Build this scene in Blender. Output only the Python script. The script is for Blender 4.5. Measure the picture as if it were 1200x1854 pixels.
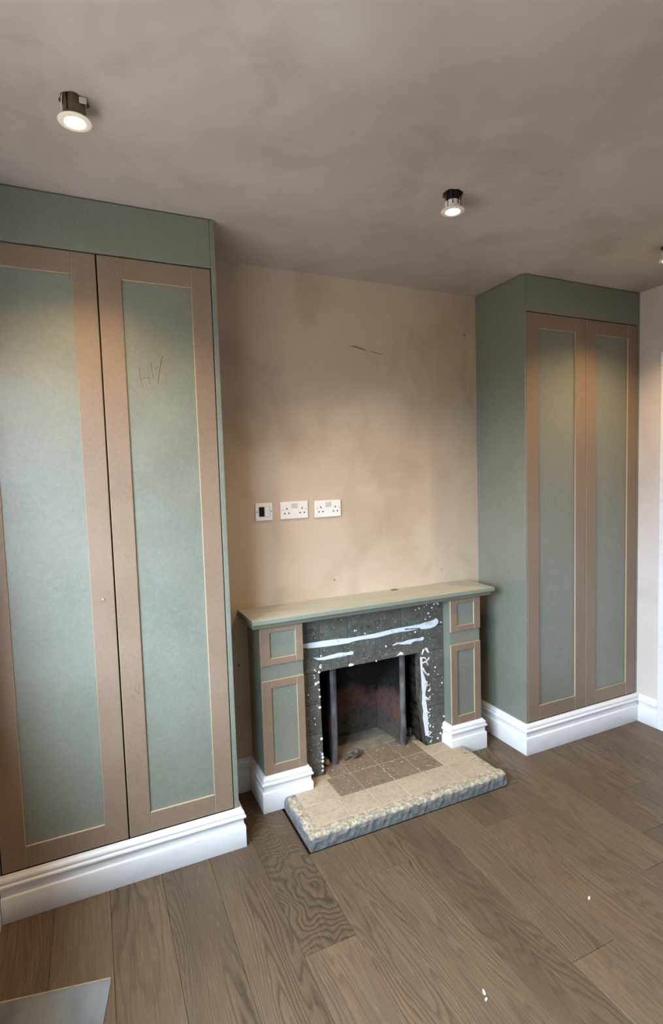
import bpy, bmesh, math, random
from mathutils import Vector, Matrix

random.seed(11)
sc = bpy.context.scene
for o in list(bpy.data.objects):
    bpy.data.objects.remove(o, do_unlink=True)
COL = sc.collection

# ------------------------------------------------------------------ camera
YAW, PITCH, ROLL = 0.4250, 0.0673, -0.0302
FPX = 959.9
cam_d = bpy.data.cameras.new('camera')
cam_d.sensor_fit = 'HORIZONTAL'
cam_d.sensor_width = 36.0
cam_d.lens = 36.0 * FPX / 1200.0
cam_d.clip_start = 0.02
cam = bpy.data.objects.new('camera', cam_d)
COL.objects.link(cam)
_f = Vector((math.sin(YAW) * math.cos(PITCH), math.cos(YAW) * math.cos(PITCH), -math.sin(PITCH)))
_r = Vector((math.cos(YAW), -math.sin(YAW), 0))
_u = _r.cross(_f)
_r2 = math.cos(ROLL) * _r + math.sin(ROLL) * _u
_u2 = -math.sin(ROLL) * _r + math.cos(ROLL) * _u
cam.matrix_world = Matrix(((_r2.x, _u2.x, -_f.x, -0.4815),
                           (_r2.y, _u2.y, -_f.y, -2.4544),
                           (_r2.z, _u2.z, -_f.z, 1.5092),
                           (0, 0, 0, 1)))
sc.camera = cam

# ------------------------------------------------------------------ room size
H = 2.5                      # ceiling
XL, XR = -0.862, 2.4324      # side walls
YB = -4.4                    # wall behind the camera
XC = 1.5625                  # left side of the far cupboard
DC = -0.3735                 # cupboard fronts
WY0, WY1, WZ0, WZ1 = -2.40, -0.76, 0.78, 2.10   # window in the left wall

# ------------------------------------------------------------------ light
world = bpy.data.worlds.new('overcast_sky')
sc.world = world
world.use_nodes = True
wn = world.node_tree.nodes
wl = world.node_tree.links
bg = wn['Background']
tc = wn.new('ShaderNodeTexCoord')
sep = wn.new('ShaderNodeSeparateXYZ')
wl.new(tc.outputs['Generated'], sep.inputs[0])
wr = wn.new('ShaderNodeValToRGB')
# overcast street: dim ground and housefronts low down, brightest overhead
STOPS = [(0.47, (0.085, 0.085, 0.08)), (0.53, (0.40, 0.50, 0.62)), (0.66, (0.54, 0.68, 0.84)), (0.80, (0.61, 0.77, 0.95)), (0.95, (0.64, 0.81, 1.0))]
while len(wr.color_ramp.elements) < len(STOPS):
    wr.color_ramp.elements.new(0.5)
for e_, (p_, c_) in zip(wr.color_ramp.elements, STOPS):
    e_.position = p_
    e_.color = (*c_, 1)
mp = wn.new('ShaderNodeMapRange')
mp.inputs[1].default_value = -1
mp.inputs[2].default_value = 1
wl.new(sep.outputs[2], mp.inputs[0])
wl.new(mp.outputs[0], wr.inputs[0])
wl.new(wr.outputs[0], bg.inputs[0])
bg.inputs[1].default_value = 31.0

pl = bpy.data.lights.new('window_portal', 'AREA')     # guides the sky light through the window
pl.shape = 'RECTANGLE'
pl.size = WY1 - WY0
pl.size_y = WZ1 - WZ0
pl.cycles.is_portal = True
po = bpy.data.objects.new('window_portal', pl)
COL.objects.link(po)
po.location = (XL - 0.16, (WY0 + WY1) / 2, (WZ0 + WZ1) / 2)
po.rotation_euler = (math.pi / 2, 0, -math.pi / 2)   # faces +x

LAMP_W = 23.0
LAMP_COL = (1.0, 0.68, 0.34)

sc.view_settings.view_transform = 'Standard'
sc.view_settings.look = 'None'
sc.view_settings.exposure = 0.62
sc.view_settings.gamma = 1.0
sc.view_settings.use_curve_mapping = False


# ------------------------------------------------------------------ node helpers
def srgb(r, g, b):
    def f(c):
        c /= 255.0
        return c / 12.92 if c <= 0.04045 else ((c + 0.055) / 1.055) ** 2.4
    return (f(r), f(g), f(b), 1)


class NT:
    def __init__(s, name, rough=0.5, spec=0.5):
        s.m = bpy.data.materials.new(name)
        s.m.use_nodes = True
        s.n = s.m.node_tree.nodes
        s.l = s.m.node_tree.links
        s.b = s.n['Principled BSDF']
        s.b.inputs['Roughness'].default_value = rough
        s.b.inputs['Specular IOR Level'].default_value = spec
        s.pos = s.n.new('ShaderNodeNewGeometry').outputs['Position']

    def put(s, sock, v):
        if isinstance(v, (int, float, tuple, list)):
            sock.default_value = v
        else:
            s.l.new(v, sock)

    def scale(s, v, sc3):
        n = s.n.new('ShaderNodeVectorMath')
        n.operation = 'MULTIPLY'
        s.put(n.inputs[0], v)
        n.inputs[1].default_value = sc3
        return n.outputs[0]

    def addv(s, a, b):
        n = s.n.new('ShaderNodeVectorMath')
        n.operation = 'ADD'
        s.put(n.inputs[0], a)
        s.put(n.inputs[1], b)
        return n.outputs[0]

    def noise(s, v, scale, detail=3, rough=0.5, dist=0.0):
        n = s.n.new('ShaderNodeTexNoise')
        s.put(n.inputs['Vector'], v)
        n.inputs['Scale'].default_value = scale
        n.inputs['Detail'].default_value = detail
        n.inputs['Roughness'].default_value = rough
        n.inputs['Distortion'].default_value = dist
        return n.outputs['Fac']

    def voro(s, v, scale):
        n = s.n.new('ShaderNodeTexVoronoi')
        s.put(n.inputs['Vector'], v)
        n.inputs['Scale'].default_value = scale
        return n.outputs['Distance']

    def ramp(s, fac, stops, interp='LINEAR'):
        n = s.n.new('ShaderNodeValToRGB')
        cr = n.color_ramp
        cr.interpolation = interp
        while len(cr.elements) < len(stops):
            cr.elements.new(0.5)
        for e, (p, c) in zip(cr.elements, stops):
            e.position = p
            e.color = c if len(c) == 4 else (*c, 1)
        s.put(n.inputs[0], fac)
        return n.outputs[0]

    def mix(s, fac, a, b, mode='MIX'):
        n = s.n.new('ShaderNodeMix')
        n.data_type = 'RGBA'
        n.blend_type = mode
        s.put(n.inputs[0], fac)
        s.put(n.inputs[6], a)
        s.put(n.inputs[7], b)
        return n.outputs[2]

    def math(s, op, a, b=0.0, c=0.0):
        n = s.n.new('ShaderNodeMath')
        n.operation = op
        s.put(n.inputs[0], a)
        s.put(n.inputs[1], b)
        s.put(n.inputs[2], c)
        return n.outputs[0]

    def rand(s):
        return s.n.new('ShaderNodeObjectInfo').outputs['Random']

    def xyz(s, v=None):
        n = s.n.new('ShaderNodeSeparateXYZ')
        s.put(n.inputs[0], v if v is not None else s.pos)
        return n.outputs

    def comb(s, x, y, z):
        n = s.n.new('ShaderNodeCombineXYZ')
        s.put(n.inputs[0], x)
        s.put(n.inputs[1], y)
        s.put(n.inputs[2], z)
        return n.outputs[0]

    def color(s, c):
        s.put(s.b.inputs['Base Color'], c)

    def bump(s, h, strength=0.2, dist=0.01):
        n = s.n.new('ShaderNodeBump')
        n.inputs['Strength'].default_value = strength
        n.inputs['Distance'].default_value = dist
        s.put(n.inputs['Height'], h)
        s.l.new(n.outputs[0], s.b.inputs['Normal'])


G = lambda v: (v, v, v, 1)
M = {}


def mdf(name, base, alt, rough, spec, edge=None):
    t = NT(name, rough, spec)
    big = t.noise(t.pos, 3.0, 4)
    fine = t.noise(t.pos, 260.0, 2)
    c = t.mix(t.ramp(big, [(0.35, G(0)), (0.7, G(1))]), base, alt)
    c = t.mix(t.ramp(fine, [(0.35, G(0.0)), (0.75, G(0.45))]), c, tuple(min(1, v * 1.45) for v in base[:3]) + (1,))
    mid = t.noise(t.addv(t.pos, (7, 5, 2)), 70.0, 4, 0.65, 0.4)
    c = t.mix(t.ramp(mid, [(0.46, G(0.0)), (0.70, G(0.36))]), c, tuple(min(1, v * 1.5) for v in base[:3]) + (1,))
    c = t.mix(t.ramp(mid, [(0.30, G(0.14)), (0.46, G(0.0))]), c, tuple(v * 0.6 for v in base[:3]) + (1,))
    speck = t.noise(t.addv(t.pos, (3, 1, 7)), 75.0, 1)
    c = t.mix(t.ramp(speck, [(0.81, G(0)), (0.84, G(0.30))]), c, (0.62, 0.62, 0.55, 1))
    if edge:      # narrow faces turned away from the front get the paler edge colour
        nrm = t.n.new('ShaderNodeNewGeometry').outputs['True Normal']
        ny = t.math('ABSOLUTE', t.xyz(nrm)[1])
        c = t.mix(t.ramp(ny, [(0.55, G(1)), (0.85, G(0))]), c, edge)
    t.color(c)
    t.put(t.b.inputs['Roughness'], t.ramp(t.noise(t.pos, 6, 3), [(0.3, G(rough - 0.06)), (0.7, G(rough + 0.08))]))
    t.bump(t.noise(t.pos, 420, 2), 0.10, 0.002)
    return t.m


M['green'] = mdf('green_board', srgb(110, 113, 101), srgb(119, 120, 106), 0.40, 1.0)
M['brown'] = mdf('brown_board', srgb(122, 102, 83), srgb(133, 112, 93), 0.48, 0.7, srgb(186, 164, 134))


def plaster(name, light, mid, dark, sc1=1.3, dk=0.8):
    t = NT(name, 0.62, 0.3)
    a = t.noise(t.scale(t.pos, (1, 1, 0.7)), sc1, 5, 0.55, 0.6)
    b = t.noise(t.addv(t.scale(t.pos, (1.0, 1.0, 0.8)), (5, 2, 1)), 3.0, 4, 0.5, 0.9)
    c = t.mix(t.ramp(a, [(0.36, G(0)), (0.66, G(1))]), mid, light)
    c = t.mix(t.ramp(b, [(0.50, G(0)), (0.72, G(dk))]), c, dark)
    s = t.noise(t.addv(t.scale(t.pos, (3.2, 3.2, 1.6)), (1, 8, 3)), 2.0, 3, 0.5, 1.2)
    c = t.mix(t.ramp(s, [(0.52, G(0)), (0.75, G(0.45))]), c, light)
    t.color(c)
    t.put(t.b.inputs['Roughness'], t.ramp(a, [(0.3, G(0.55)), (0.7, G(0.75))]))
    t.bump(t.noise(t.scale(t.pos, (1, 1, 0.5)), 5, 5, 0.5), 0.12, 0.02)
    return t.m


M['plaster'] = plaster('bare_pink_plaster', srgb(207, 188, 166), srgb(193, 172, 148), srgb(177, 154, 131))
M['ceiling'] = plaster('drying_plaster_ceiling', srgb(192, 182, 172), srgb(176, 164, 153), srgb(160, 146, 133), 1.8, 0.6)
M['plaster_pale'] = plaster('pale_plaster', srgb(216, 205, 198), srgb(208, 196, 188), srgb(200, 186, 176))

t = NT('pale_topped_green_shelf', 0.5, 0.4)
nz = t.n.new('ShaderNodeNewGeometry').outputs['Normal']
mottle = t.noise(t.scale(t.pos, (1.5, 5, 1)), 5, 5, 0.6)
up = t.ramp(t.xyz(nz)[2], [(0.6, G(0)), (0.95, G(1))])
c = t.mix(t.ramp(mottle, [(0.3, G(0)), (0.7, G(1))]), srgb(184, 181, 166), srgb(168, 168, 150))
t.color(t.mix(up, srgb(128, 136, 122), c))  # upward faces paler than the sides and front edge
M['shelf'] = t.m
t = NT('white_primer', 0.42, 0.5)
t.color(t.mix(t.ramp(t.noise(t.scale(t.pos, (1, 1, 4)), 9, 4), [(0.5, G(0)), (0.8, G(0.4))]), srgb(232, 231, 230), srgb(205, 202, 198)))
M['white'] = t.m
t = NT('white_plastic', 0.3, 0.5)
t.color(srgb(236, 232, 226))
M['plastic'] = t.m
t = NT('off_white_plastic', 0.35, 0.5)
t.color(srgb(202, 196, 188))
M['plastic2'] = t.m
t = NT('black_void', 0.7, 0.2)
t.color((0.006, 0.006, 0.006, 1))
M['black'] = t.m
t = NT('dark_interior', 0.8, 0.2)
t.color((0.03, 0.026, 0.02, 1))
M['interior'] = t.m
t = NT('pencil_lead', 0.6, 0.3)
t.color(srgb(76, 73, 62))
M['pencil'] = t.m
t = NT('steel_screw', 0.35, 0.5)
t.color(srgb(190, 180, 160))
t.b.inputs['Metallic'].default_value = 0.7
M['steel'] = t.m
t = NT('scuff_mark', 0.8, 0.1)
t.color(srgb(120, 98, 80))
M['scuff'] = t.m


# oak floor
def oak(name, figure, dark):
    t = NT(name, 0.42, 0.40)
    r = t.rand()
    off = t.comb(t.math('MULTIPLY', r, 37.0), t.math('MULTIPLY', r, 91.0), t.math('MULTIPLY', r, 13.0))
    p = t.addv(t.pos, off)
    k = lambda *q: srgb(*[v * dark for v in q])
    warp = t.noise(t.scale(p, (3.2, 2.2, 1) if figure else (4.6, 0.55, 1)), 1.0, 3, 0.42, 0.15)
    wob = t.noise(t.scale(p, (30, 9, 1)), 1.0, 2)
    lin = t.math('MULTIPLY', t.xyz(p)[1 if figure else 0], 1.1 if figure else 1.7)
    ph = t.math('ADD', t.math('ADD', t.math('MULTIPLY', warp, 1.0 if figure else 1.9), lin), t.math('MULTIPLY', wob, 0.045))
    rings = t.math('FRACT', t.math('MULTIPLY', ph, 30.0 if figure else 21.0))
    line = t.ramp(rings, [(0.0, G(0.0)), (0.35, G(0.05)), (0.80, G(0.85)), (1.0, G(0.0))])
    fib = t.noise(t.scale(p, (210, 5, 1)), 1.0, 4, 0.65)
    pore = t.noise(t.scale(p, (420, 14, 1)), 1.0, 2)
    cloud = t.noise(t.scale(p, (5, 1.2, 1)), 1.0, 3)
    red = t.noise(t.addv(t.scale(p, (6, 0.8, 1)), (4, 4, 4)), 1.0, 2)
    base = t.ramp(r, [(0.0, k(86, 71, 56)), (0.3, k(101, 84, 65)), (0.65, k(95, 79, 62)), (1.0, k(110, 91, 70))])
    c = t.mix(t.ramp(cloud, [(0.35, G(0)), (0.75, G(0.6))]), base, k(120, 100, 76))
    c = t.mix(t.ramp(red, [(0.55, G(0)), (0.75, G(0.35))]), c, k(126, 92, 68))
    c = t.mix(t.ramp(fib, [(0.38, G(0)), (0.72, G(0.55))]), c, k(72, 56, 42))
    where = t.ramp(t.noise(t.scale(p, (4, 1.1, 1)), 1.0, 2), [(0.34, G(0.55 if figure else 0.06)), (0.66, G(0.85 if figure else 0.85))])
    c = t.mix(t.math('MULTIPLY', line, where), c, k(54, 41, 30))
    c = t.mix(t.ramp(pore, [(0.62, G(0)), (0.76, G(0.40))]), c, k(148, 128, 104))
    knot = t.voro(t.scale(p, (2.6, 1.1, 1)), 1.0)
    c = t.mix(t.ramp(knot, [(0.018, G(0.9)), (0.07, G(0.0))]), c, k(52, 38, 27))
    t.color(c)
    t.put(t.b.inputs['Roughness'], t.ramp(fib, [(0.3, G(0.38)), (0.7, G(0.54))]))
    t.bump(t.math('ADD', t.math('MULTIPLY', fib, -0.6), t.math('MULTIPLY', line, -0.5)), 0.2, 0.002)
    return t.m


M['oak'] = oak('smoked_oak_plank', False, 1.0)
M['oak_figured'] = oak('figured_oak_plank', True, 0.90)
t = NT('sub_floor', 0.9, 0.1)
t.color(srgb(60, 48, 38))
M['subfloor'] = t.m

# dark glued tiles of the fire surround
t = NT('dark_slate_tile', 0.55, 0.4)
r = t.rand()
a = t.noise(t.addv(t.pos, t.comb(t.math('MULTIPLY', r, 9.0), 0.0, 0.0)), 14, 5, 0.6)
b = t.noise(t.pos, 60, 4, 0.6)
c = t.mix(t.ramp(a, [(0.3, G(0)), (0.7, G(1))]), srgb(74, 73, 66), srgb(98, 98, 90))
c = t.mix(t.ramp(b, [(0.56, G(0)), (0.72, G(0.7))]), c, srgb(128, 126, 114))
c = t.mix(t.ramp(t.noise(t.addv(t.pos, (4, 4, 4)), 34, 3), [(0.62, G(0)), (0.72, G(0.7))]), c, srgb(48, 45, 40))
c = t.mix(t.ramp(t.noise(t.addv(t.pos, (2, 8, 4)), 110, 1), [(0.74, G(0)), (0.78, G(0.9))]), c, srgb(205, 203, 198))
t.color(c)
t.bump(t.math('ADD', t.math('MULTIPLY', a, 0.4), b), 0.5, 0.006)
M['slate'] = t.m
t = NT('old_adhesive', 0.85, 0.2)
t.color(t.ramp(t.noise(t.pos, 30, 4), [(0.3, srgb(52, 49, 42)), (0.7, srgb(86, 82, 72))]))
t.bump(t.noise(t.pos, 50, 4), 0.6, 0.008)
M['adhesive'] = t.m
t = NT('spilt_white_paint', 0.38, 0.5)
t.color(t.mix(t.ramp(t.noise(t.pos, 45, 3), [(0.60, G(0)), (0.75, G(0.7))]), srgb(226, 228, 234), srgb(150, 150, 152)))
t.bump(t.noise(t.pos, 60, 3), 0.3, 0.003)
M['paint'] = t.m


def hearth_mat(name, c0, c1, c2, spk):
    t = NT(name, 0.7, 0.25)
    r = t.rand()
    p = t.addv(t.pos, t.comb(t.math('MULTIPLY', r, 9.0), t.math('MULTIPLY', r, 4.0), 0.0))
    a = t.noise(p, 9, 5, 0.6)
    b = t.noise(p, 55, 4, 0.65)
    c = t.mix(t.ramp(a, [(0.3, G(0)), (0.7, G(1))]), c0, c1)
    c = t.mix(t.ramp(b, [(0.50, G(0)), (0.70, G(0.75))]), c, c2)
    if spk:
        c = t.mix(t.ramp(t.noise(p, 85, 2), [(0.66, G(0)), (0.71, G(0.8))]), c, srgb(214, 202, 180))
    t.color(c)
    t.bump(b, 0.35, 0.004)
    return t.m


M['hearth_beige'] = hearth_mat('dusty_beige_tile', srgb(172, 153, 129), srgb(187, 169, 146), srgb(155, 136, 114), False)
M['hearth_brown'] = hearth_mat('bare_brown_tile', srgb(124, 104, 86), srgb(142, 122, 102), srgb(100, 82, 68), True)
M['grout'] = hearth_mat('pale_grout', srgb(186, 168, 140), srgb(170, 150, 122), srgb(150, 132, 108), False)
# edge tiles: grey sides, plaster splashes lying on the top
t = NT('speckled_edge_tile', 0.7, 0.3)
b = t.noise(t.pos, 38, 4, 0.7)
s2 = t.noise(t.addv(t.pos, (3, 3, 9)), 26, 4, 0.6)
c = t.mix(t.ramp(b, [(0.35, G(0)), (0.65, G(1))]), srgb(92, 94, 92), srgb(124, 125, 122))
top = t.mix(t.ramp(t.noise(t.addv(t.pos, (9, 3, 1)), 75, 4, 0.7), [(0.42, G(0)), (0.62, G(1))]), srgb(142, 133, 114), srgb(200, 186, 162))
z = t.math('ADD', t.xyz()[2], t.math('MULTIPLY', t.math('SUBTRACT', s2, 0.5), 0.035))
c = t.mix(t.ramp(z, [(0.047, G(0)), (0.053, G(1))]), c, top)
t.color(c)
t.bump(b, 0.6, 0.006)
M['hearth_edge'] = t.m

# fireback: soot above, burnt clay below
t = NT('sooty_fireclay', 0.85, 0.2)
X = t.xyz()
n1 = t.noise(t.pos, 7, 5, 0.6)
zz = t.math('ADD', X[2], t.math('MULTIPLY', t.math('SUBTRACT', n1, 0.5), 0.34))
c = t.ramp(zz, [(0.06, srgb(84, 76, 68)), (0.16, srgb(74, 66, 60)), (0.22, srgb(92, 66, 57)), (0.28, srgb(88, 62, 56)), (0.35, srgb(26, 24, 24)), (0.5, srgb(16, 16, 18))])
c = t.mix(t.ramp(t.noise(t.addv(t.pos, (1, 1, 5)), 30, 4), [(0.52, G(0)), (0.7, G(0.7))]), c, srgb(44, 40, 38))
t.color(c)
t.bump(n1, 0.3, 0.01)
M['fireclay'] = t.m
t = NT('sooty_edge', 0.6, 0.35)
t.color(t.ramp(t.noise(t.scale(t.pos, (1, 1, 0.3)), 40, 4), [(0.35, srgb(62, 60, 60)), (0.7, srgb(112, 110, 110))]))
M['soot_edge'] = t.m
t = NT('black_soot_brick', 0.9, 0.1)
t.color(t.ramp(t.noise(t.pos, 24, 4), [(0.35, srgb(24, 21, 19)), (0.75, srgb(76, 62, 52))]))
t.bump(t.noise(t.pos, 40, 4), 0.5, 0.01)
M['soot_brick'] = t.m
t = NT('grey_ash', 0.95, 0.1)
t.color(t.ramp(t.noise(t.pos, 22, 5), [(0.3, srgb(112, 103, 90)), (0.7, srgb(140, 129, 112))]))
t.bump(t.noise(t.pos, 60, 4), 0.4, 0.005)
M['ash'] = t.m
t = NT('charcoal_lump', 0.9, 0.2)
t.color(t.ramp(t.noise(t.pos, 60, 3), [(0.3, srgb(52, 46, 44)), (0.7, srgb(112, 102, 98))]))
t.bump(t.noise(t.pos, 90, 4), 0.8, 0.006)
M['charcoal'] = t.m
t = NT('broken_mortar', 0.9, 0.2)
t.color(t.ramp(t.noise(t.pos, 60, 3), [(0.3, srgb(120, 104, 88)), (0.7, srgb(176, 160, 140))]))
M['mortar'] = t.m
t = NT('grey_slate_slab', 0.8, 0.25)
c = t.ramp(t.noise(t.scale(t.pos, (1, 0.5, 1)), 6, 5, 0.55), [(0.35, srgb(98, 103, 108)), (0.7, srgb(142, 146, 148))])
t.color(c)
t.bump(t.noise(t.pos, 30, 4), 0.2, 0.004)
M['slab'] = t.m

# lamp lens (gives off light) and lamp body
t = NT('lit_lens', 0.4, 0.3)
t.color((1, 1, 1, 1))
t.b.inputs['Emission Color'].default_value = (1.0, 0.86, 0.62, 1)
t.b.inputs['Emission Strength'].default_value = 14.0
M['lens'] = t.m
t = NT('frosted_flange', 0.35, 0.4)
t.color(srgb(240, 232, 214))
t.b.inputs['Subsurface Weight'].default_value = 0.5
t.b.inputs['Subsurface Radius'].default_value = (0.02, 0.016, 0.01)
M['flange'] = t.m
t = NT('shaded_lamp_body', 0.5, 0.4)
t.color(srgb(104, 94, 70))  # dark olive has the shade on the first lamp's body painted in
M['lampbody'] = t.m
# window pane
m = bpy.data.materials.new('window_glass')
m.use_nodes = True
nn = m.node_tree.nodes
ll = m.node_tree.links
tr = nn.new('ShaderNodeBsdfTransparent')
gl = nn.new('ShaderNodeBsdfGlossy')
gl.inputs['Roughness'].default_value = 0.02
mx = nn.new('ShaderNodeMixShader')
mx.inputs[0].default_value = 0.06
ll.new(tr.outputs[0], mx.inputs[1])
ll.new(gl.outputs[0], mx.inputs[2])
ll.new(mx.outputs[0], nn['Material Output'].inputs[0])
M['glass'] = m

# ------------------------------------------------------------------ mesh helpers
WORLD = {}


class MB:
    def __init__(s):
        s.v = []
        s.f = []

    def add(s, vs, fs):
        k = len(s.v)
        s.v += [tuple(v) for v in vs]
        s.f += [tuple(i + k for i in f) for f in fs]
        return s

    def box(s, x0, x1, y0, y1, z0, z1):
        x0, x1 = min(x0, x1), max(x0, x1)
        y0, y1 = min(y0, y1), max(y0, y1)
        z0, z1 = min(z0, z1), max(z0, z1)
        vs = [(x0, y0, z0), (x1, y0, z0), (x1, y1, z0), (x0, y1, z0), (x0, y0, z1), (x1, y0, z1), (x1, y1, z1), (x0, y1, z1)]
        return s.add(vs, [(0, 3, 2, 1), (4, 5, 6, 7), (0, 1, 5, 4), (1, 2, 6, 5), (2, 3, 7, 6), (3, 0, 4, 7)])

    def prism(s, poly, axis, a, b):
        """poly: 2D points; extruded along axis between a and b"""
        def P(q, h):
            return {'x': (h, q[0], q[1]), 'y': (q[0], h, q[1]), 'z': (q[0], q[1], h)}[axis]
        n = len(poly)
        vs = [P(q, a) for q in poly] + [P(q, b) for q in poly]
        fs = [tuple(range(n)), tuple(range(2 * n - 1, n - 1, -1))]
        fs += [(i, i + n, (i + 1) % n + n, (i + 1) % n) for i in range(n)]
        return s.add(vs, fs)

    def tube(s, pts, rad, seg=8):
        pts = [Vector(p) for p in pts]
        rad = rad if isinstance(rad, (list, tuple)) else [rad] * len(pts)
        vs, fs = [], []
        for i, p in enumerate(pts):
            d = (pts[min(i + 1, len(pts) - 1)] - pts[max(i - 1, 0)]).normalized()
            a = d.cross(Vector((0, 0, 1)))
            if a.length < 1e-3:
                a = d.cross(Vector((1, 0, 0)))
            a.normalize()
            b = d.cross(a)
            for k in range(seg):
                th = 2 * math.pi * k / seg
                vs.append(p + (a * math.cos(th) + b * math.sin(th)) * rad[i])
        for i in range(len(pts) - 1):
            for k in range(seg):
                fs.append((i * seg + k, i * seg + (k + 1) % seg, (i + 1) * seg + (k + 1) % seg, (i + 1) * seg + k))
        fs.append(tuple(range(seg - 1, -1, -1)))
        fs.append(tuple(range((len(pts) - 1) * seg, len(pts) * seg)))
        return s.add(vs, fs)

    def lathe(s, prof, c, seg=32, cap=True):
        vs, fs = [], []
        for r, z in prof:
            for k in range(seg):
                th = 2 * math.pi * k / seg
                vs.append((c[0] + r * math.cos(th), c[1] + r * math.sin(th), z))
        for i in range(len(prof) - 1):
            for k in range(seg):
                fs.append((i * seg + k, i * seg + (k + 1) % seg, (i + 1) * seg + (k + 1) % seg, (i + 1) * seg + k))
        if cap:
            fs.append(tuple(range(seg - 1, -1, -1)))
            fs.append(tuple(range((len(prof) - 1) * seg, len(prof) * seg)))
        return s.add(vs, fs)

    def sweep(s, prof, path, side=1):
        """prof: (out, z) pairs; path: plan polyline; out is to the right of travel times side; mitred"""
        P = [Vector(p) for p in path]
        n = len(P)
        N = []
        for i in range(n - 1):
            d = (P[i + 1] - P[i]).normalized()
            N.append(Vector((d.y, -d.x)) * side)
        offs = []
        for i in range(n):
            if i == 0:
                offs.append(N[0])
            elif i == n - 1:
                offs.append(N[-1])
            else:
                b = (N[i - 1] + N[i]).normalized()
                offs.append(b / max(0.2, b.dot(N[i])))
        m = len(prof)
        vs = []
        for i in range(n):
            for (o, z) in prof:
                q = P[i] + offs[i] * o
                vs.append((q.x, q.y, z))
        fs = []
        for i in range(n - 1):
            for j in range(m):
                fs.append((i * m + j, i * m + (j + 1) % m, (i + 1) * m + (j + 1) % m, (i + 1) * m + j))
        fs.append(tuple(range(m)))
        fs.append(tuple(range(n * m - 1, (n - 1) * m - 1, -1)))
        return s.add(vs, fs)

    def build(s, name, mat, parent=None, bevel=0.0, smooth=False, seg=2, loc=None):
        lo = [min(v[i] for v in s.v) for i in range(3)]
        hi = [max(v[i] for v in s.v) for i in range(3)]
        o0 = Vector(((lo[0] + hi[0]) / 2, (lo[1] + hi[1]) / 2, lo[2])) if loc is None else Vector(loc)
        me = bpy.data.meshes.new(name)
        me.from_pydata([tuple(Vector(v) - o0) for v in s.v], [], s.f)
        bm = bmesh.new()
        bm.from_mesh(me)
        bmesh.ops.recalc_face_normals(bm, faces=bm.faces)
        bm.to_mesh(me)
        bm.free()
        me.materials.append(M[mat] if isinstance(mat, str) else mat)
        if smooth:
            for p in me.polygons:
                p.use_smooth = True
        ob = bpy.data.objects.new(name, me)
        COL.objects.link(ob)
        WORLD[ob.name] = o0
        if parent is not None:
            ob.parent = parent
            ob.location = o0 - WORLD[parent.name]
        else:
            ob.location = o0
        if bevel > 0:
            md = ob.modifiers.new('bevel', 'BEVEL')
            md.width = bevel
            md.segments = seg
            md.limit_method = 'ANGLE'
            md.angle_limit = math.radians(40)
        return ob


def B(*a):
    return MB().box(*a)


def tag(o, label, cat=None, group=None, kind=None):
    if label:
        o['label'] = label
    if cat:
        o['category'] = cat
    if group:
        o['group'] = group
    if kind:
        o['kind'] = kind
    return o


def thing(name, loc, label, cat, group=None):
    o = bpy.data.objects.new(name, None)
    o.empty_display_size = 0.1
    COL.objects.link(o)
    o.location = loc
    WORLD[o.name] = Vector(loc)
    return tag(o, label, cat, group)


def struct(o, label=None):
    o['kind'] = 'structure'
    if label:
        o['label'] = label
    return o


# ------------------------------------------------------------------ floor
floor = struct(B(XL - 0.1, XR + 0.1, YB - 0.1, 0.0, -0.12, -0.018).build('floor', 'subfloor'), 'wide brown oak plank floor across the room')
PW, P0, GAP = 0.183, 0.052, 0.0009


def plank(x0, x1, y0, y1, mat='oak'):
    return B(x0 + GAP / 2, x1 - GAP / 2, y0 + GAP / 2, y1 - GAP / 2, -0.018, 0.0).build('plank', mat, floor, bevel=0.0008, seg=1)


ENDS = {0: [-0.40, -0.967, -2.6], 2: [-0.758, -2.3], 5: [-0.737, -2.4], 8: [-1.06, -2.7], 1: [-1.62, -3.2], 3: [-1.75, -3.6],
        4: [-1.35, -3.1], 6: [-1.66, -3.3], 7: [-1.2, -2.9], 9: [-0.82, -2.2], -1: [-1.45, -3.2], -2: [-1.15, -2.8], -3: [-1.7, -3.5],
        -4: [-1.3, -3.0], -5: [-0.98, -2.6], 10: [-1.4, -3.0], 11: [-0.95, -2.5], 12: [-1.5, -3.2], 13: [-1.1, -2.7]}
HX0, HX1, HY = 0.245, 1.262, -0.548       # hearth footprint
for k in range(-5, 14):
    x0, x1 = P0 + PW * k, P0 + PW * (k + 1)
    x0, x1 = max(x0, XL), min(x1, XR)
    if x1 - x0 < 0.01:
        continue
    ys = [0.0] + ENDS.get(k, [-1.3, -3.0]) + [YB]
    for a, b in zip(ys[:-1], ys[1:]):
        if a > HY and x0 >= HX0 - 0.02 and x1 < HX1 + 0.08:      # boards are cut round the hearth
            if x1 > HX1:
                plank(HX1 + 0.006, x1, HY - 0.002, 0.0)
            plank(x0, x1, b, HY - 0.004)
        else:
            plank(x0, x1, b, a, 'oak_figured' if k == 0 and a > -0.9 else 'oak')

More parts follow.
